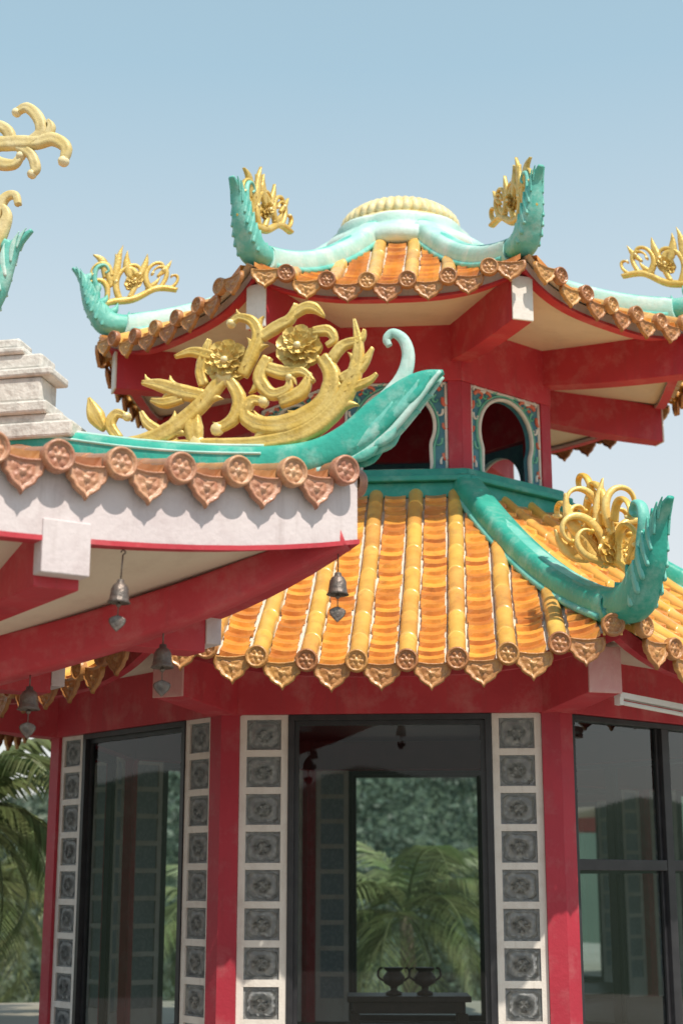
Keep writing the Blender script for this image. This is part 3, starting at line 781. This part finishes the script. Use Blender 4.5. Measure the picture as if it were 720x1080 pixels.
# ------------------------------------------------------------------ terrain
def ss(t): t=max(0,min(1,t)); return t*t*(3-2*t)
def gz(x,y): return -7*ss((math.hypot(x,y-8)-14)/18)
b=MB(); xs=[math.copysign(abs(t)**3,t)*3000 for t in np.linspace(-1,1,121)]
vs=[(x,y+8,gz(x,y+8)) for y in xs for x in xs]; n=121
fs=[(j*n+i,j*n+i+1,(j+1)*n+i+1,(j+1)*n+i) for j in range(n-1) for i in range(n-1)]
m_ground=M("ground_grass_and_paving",(.28,.25,.21),(.22,.20,.15),.4,.9,.3,6)
b.add(vs,fs,m_ground,True); obj("ground",b.mesh("ground"))
m_hill=M("forest_floor",(.055,.085,.055),(.08,.11,.07),.05,.9,.3,.8)
b=MB(); na,nr=360,26;vs=[];fs=[]
def hz(a,t):
    h=20+12*noise.noise((math.cos(a)*2.3,math.sin(a)*2.3,4.2))+5*noise.noise((math.cos(a)*9,math.sin(a)*9,1.))
    h+=10*math.exp(-((a-math.pi/2+.05)/.16)**2)
    h-=9*math.exp(-((a-math.pi/2-.24)/.08)**2)
    return -8+ h*1.1*math.sin(math.pi*min(1,t*.98))**.8
for i in range(na):
    a=2*math.pi*i/na
    for j in range(nr):
        t=j/(nr-1); r=110+230*t
        vs.append((r*math.cos(a),r*math.sin(a),hz(a,t)+1.5*noise.noise((r*math.cos(a)*.08,r*math.sin(a)*.08,0))))
for i in range(na):
    for j in range(nr-1):
        k=(i+1)%na; fs.append((i*nr+j,i*nr+j+1,k*nr+j+1,k*nr+j))
b.add(vs,fs,m_hill,True); obj("forested_hills",b.mesh("forested_hills"))
def crowns(name,places,nq,qs,mat):
    V=[];
    for (x,y,z,r,h) in places:
        k=nq
        d=np.random.normal(size=(k,3)); d/=np.linalg.norm(d,axis=1)[:,None]; d[:,2]=np.abs(d[:,2])*.9-.12
        rad=np.random.uniform(.72,1.05,(k,1)); bump=1+.22*np.sin(d[:,0:1]*5+x)*np.cos(d[:,1:2]*5+y)
        c=d*rad*bump*np.array([r,r,h])+np.array([x,y,z])
        nn=d+np.random.normal(size=(k,3))*.55; nn/=np.linalg.norm(nn,axis=1)[:,None]
        up=np.random.normal(size=(k,3)); a=np.cross(nn,up); a/=np.linalg.norm(a,axis=1)[:,None]; bb=np.cross(nn,a)
        s_=np.random.uniform(.6,1.3,(k,1))*qs*r
        q=np.stack([c-a*s_,c-bb*s_*.5,c+a*s_,c+bb*s_*.5],axis=1)
        V.append(q.reshape(-1,3))
    V=np.concatenate(V); nf=len(V)//4
    me=bpy.data.meshes.new(name); me.vertices.add(len(V)); me.vertices.foreach_set("co",V.ravel())
    me.loops.add(nf*4); me.loops.foreach_set("vertex_index",np.arange(nf*4)); me.polygons.add(nf)
    me.polygons.foreach_set("loop_start",np.arange(nf)*4); me.polygons.foreach_set("loop_total",np.full(nf,4)); me.update(calc_edges=True)
    me.materials.append(mat); obj(name,me)
pl=[]
for i in range(1700):
    a=math.pi/2+random.uniform(-.34,.34); t=random.random()**1.2*.62; r=110+230*t
    rr=random.uniform(1.8,3.8); pl.append((r*math.cos(a),r*math.sin(a),hz(a,t)+rr*.3,rr,rr*random.uniform(.7,1.1)))
crowns("distant_forest_trees",pl,120,.13,m_leaf)
pl=[]
for i in range(150):
    y=random.uniform(36,85); x=random.uniform(-.36,.36)*y; rr=random.uniform(1.5,3.0)
    pl.append((x,y,gz(x,y)+rr*.5,rr,rr*random.uniform(.8,1.3)))
crowns("shrub_thicket",pl,320,.08,m_leaf)

def palm(x,y,ztop,Lf,nf,seed):
    rnd=random.Random(seed); b=MB(); z0=gz(x,y)-.2; H=ztop-z0
    lean=(rnd.uniform(-.6,.6),rnd.uniform(-.4,.4)); n=12; vs=[];fs=[];m=36
    for i in range(m+1):
        t=i/m; r=(.20-.09*t)*(1.08 if i%2 else 1)+.12*max(0,.1-t)*5
        cx=lean[0]*(1-t)**2;cy=lean[1]*(1-t)**2
        for j in range(n): a=2*math.pi*j/n; vs.append((cx+r*math.cos(a),cy+r*math.sin(a),z0+H*t))
    for i in range(m):
        for j in range(n): fs.append((i*n+j,i*n+(j+1)%n,(i+1)*n+(j+1)%n,(i+1)*n+j))
    b.add(vs,fs,m_bark,True)
    for f in range(nf):
        az=2.4*f+rnd.uniform(-.2,.2); el=R(78-112*(f/nf)+rnd.uniform(-8,8)); L=Lf*rnd.uniform(.85,1.1)
        d=np.array([math.cos(az),math.sin(az),0]); side=np.array([-math.sin(az),math.cos(az),0]); p=np.array([0,0,ztop]); 
        K=34; pts=[];e=el
        for i in range(K+1):
            t=i/K; pts.append((p.copy(),d*math.cos(e)+np.array([0,0,math.sin(e)]))); p=p+pts[-1][1]*L/K; e-=R(2.6+2.4*t)
        vs=[];fs=[]
        for i,(q,tg) in enumerate(pts):
            w=.03*(1-i/K)+.004; vs+= [q-side*w,q+side*w,q+np.array([0,0,-w])]
        for i in range(K):
            o=i*3; fs+=[(o,o+1,o+4,o+3),(o+1,o+2,o+5,o+4),(o+2,o,o+3,o+5)]
        b.add(vs,fs,m_palm,True)
        for i in range(4,K+1):
            t=i/K; q,tg=pts[i]; ll=L*.26*math.sin(math.pi*(.12+.84*t))**.7*(1.0)
            for sg in (-1,1):
                for half in (0,.5):
                    dr=side*sg*.9+tg*(.55+.3*t)+np.array([0,0,rnd.uniform(-.35,.05)]); dr/=np.linalg.norm(dr)
                    o_=q+tg*half*L/K; mid=o_+dr*ll*.5+np.array([0,0,-.03*ll]); tip=o_+dr*ll*.95+np.array([0,0,-.30*ll])
                    w=tg*.018+np.array([0,0,.011]); w2=w*1.2
                    b.add([o_-w*.6,o_+w*.6,mid+w2,mid-w2,tip],[(0,1,2,3),(3,2,4)],m_palm,False)
    o=obj("palm_tree",b.mesh("palm_tree")); o.location=(x,y,0)
palm(-4.60,18.6,2.40,2.3,24,1)
palm(1.15,28,1.0,3.0,26,2)
palm(5.6,30,1.4,3.2,24,3)
palm(-7.6,33,1.3,3.0,24,4)
palm(-2.6,34,.8,3.2,24,5)

# ------------------------------------------------------------------ light, world, camera
EL=R(58); sd=Vector((.50,-.84,0)).normalized()
sun_dir=Vector((sd.x*math.cos(EL),sd.y*math.cos(EL),math.sin(EL)))
sl=bpy.data.lights.new("sun",'SUN'); sl.energy=4.8; sl.angle=R(.5); sl.color=(1,.91,.78)
so=bpy.data.objects.new("sun",sl); scene.collection.objects.link(so); so.rotation_euler=sun_dir.to_track_quat('Z','Y').to_euler()
w=bpy.data.worlds.new("World"); scene.world=w; w.use_nodes=True
nt=w.node_tree; N=nt.nodes; L=nt.links
sky=N.new("ShaderNodeTexSky"); sky.sky_type='NISHITA'; sky.sun_disc=False
sky.sun_elevation=EL; sky.sun_rotation=math.atan2(sd.x,sd.y); sky.air_density=1.0; sky.dust_density=2.0; sky.ozone_density=1.0
tc=N.new("ShaderNodeTexCoord"); sx=N.new("ShaderNodeSeparateXYZ"); L.new(tc.outputs["Generated"],sx.inputs[0])
cr=N.new("ShaderNodeValToRGB"); L.new(sx.outputs["Z"],cr.inputs[0])
el=cr.color_ramp.elements; el[0].position=.0; el[0].color=(1,.96,.90,1); el[1].position=.78; el[1].color=(.38,.57,.66,1)
e=el.new(.20); e.color=(.96,.98,.95,1); e=el.new(.34); e.color=(.80,.92,.95,1); e=el.new(.50); e.color=(.52,.75,.86,1)
sc=N.new("ShaderNodeVectorMath"); sc.operation='SCALE'; sc.inputs[3].default_value=6.4; L.new(cr.outputs[0],sc.inputs[0])
mx=N.new("ShaderNodeMix"); mx.data_type='RGBA'; mx.inputs[0].default_value=.70
L.new(sky.outputs[0],mx.inputs[6]); L.new(sc.outputs[0],mx.inputs[7])
L.new(mx.outputs[2],N["Background"].inputs[0]); N["Background"].inputs[1].default_value=.15

cam=bpy.data.cameras.new("camera"); co=bpy.data.objects.new("camera",cam); scene.collection.objects.link(co)
co.location=(0,0,EYE); co.rotation_euler=(R(90+13.7),0,0)
cam.sensor_fit='HORIZONTAL'; cam.sensor_width=24; cam.lens=53.33; cam.clip_end=6000; cam.clip_start=.05
cam.dof.use_dof=True; cam.dof.focus_distance=9.8; cam.dof.aperture_fstop=1.8
scene.camera=co
scene.view_settings.view_transform='Standard'; scene.view_settings.look='None'; scene.view_settings.exposure=0
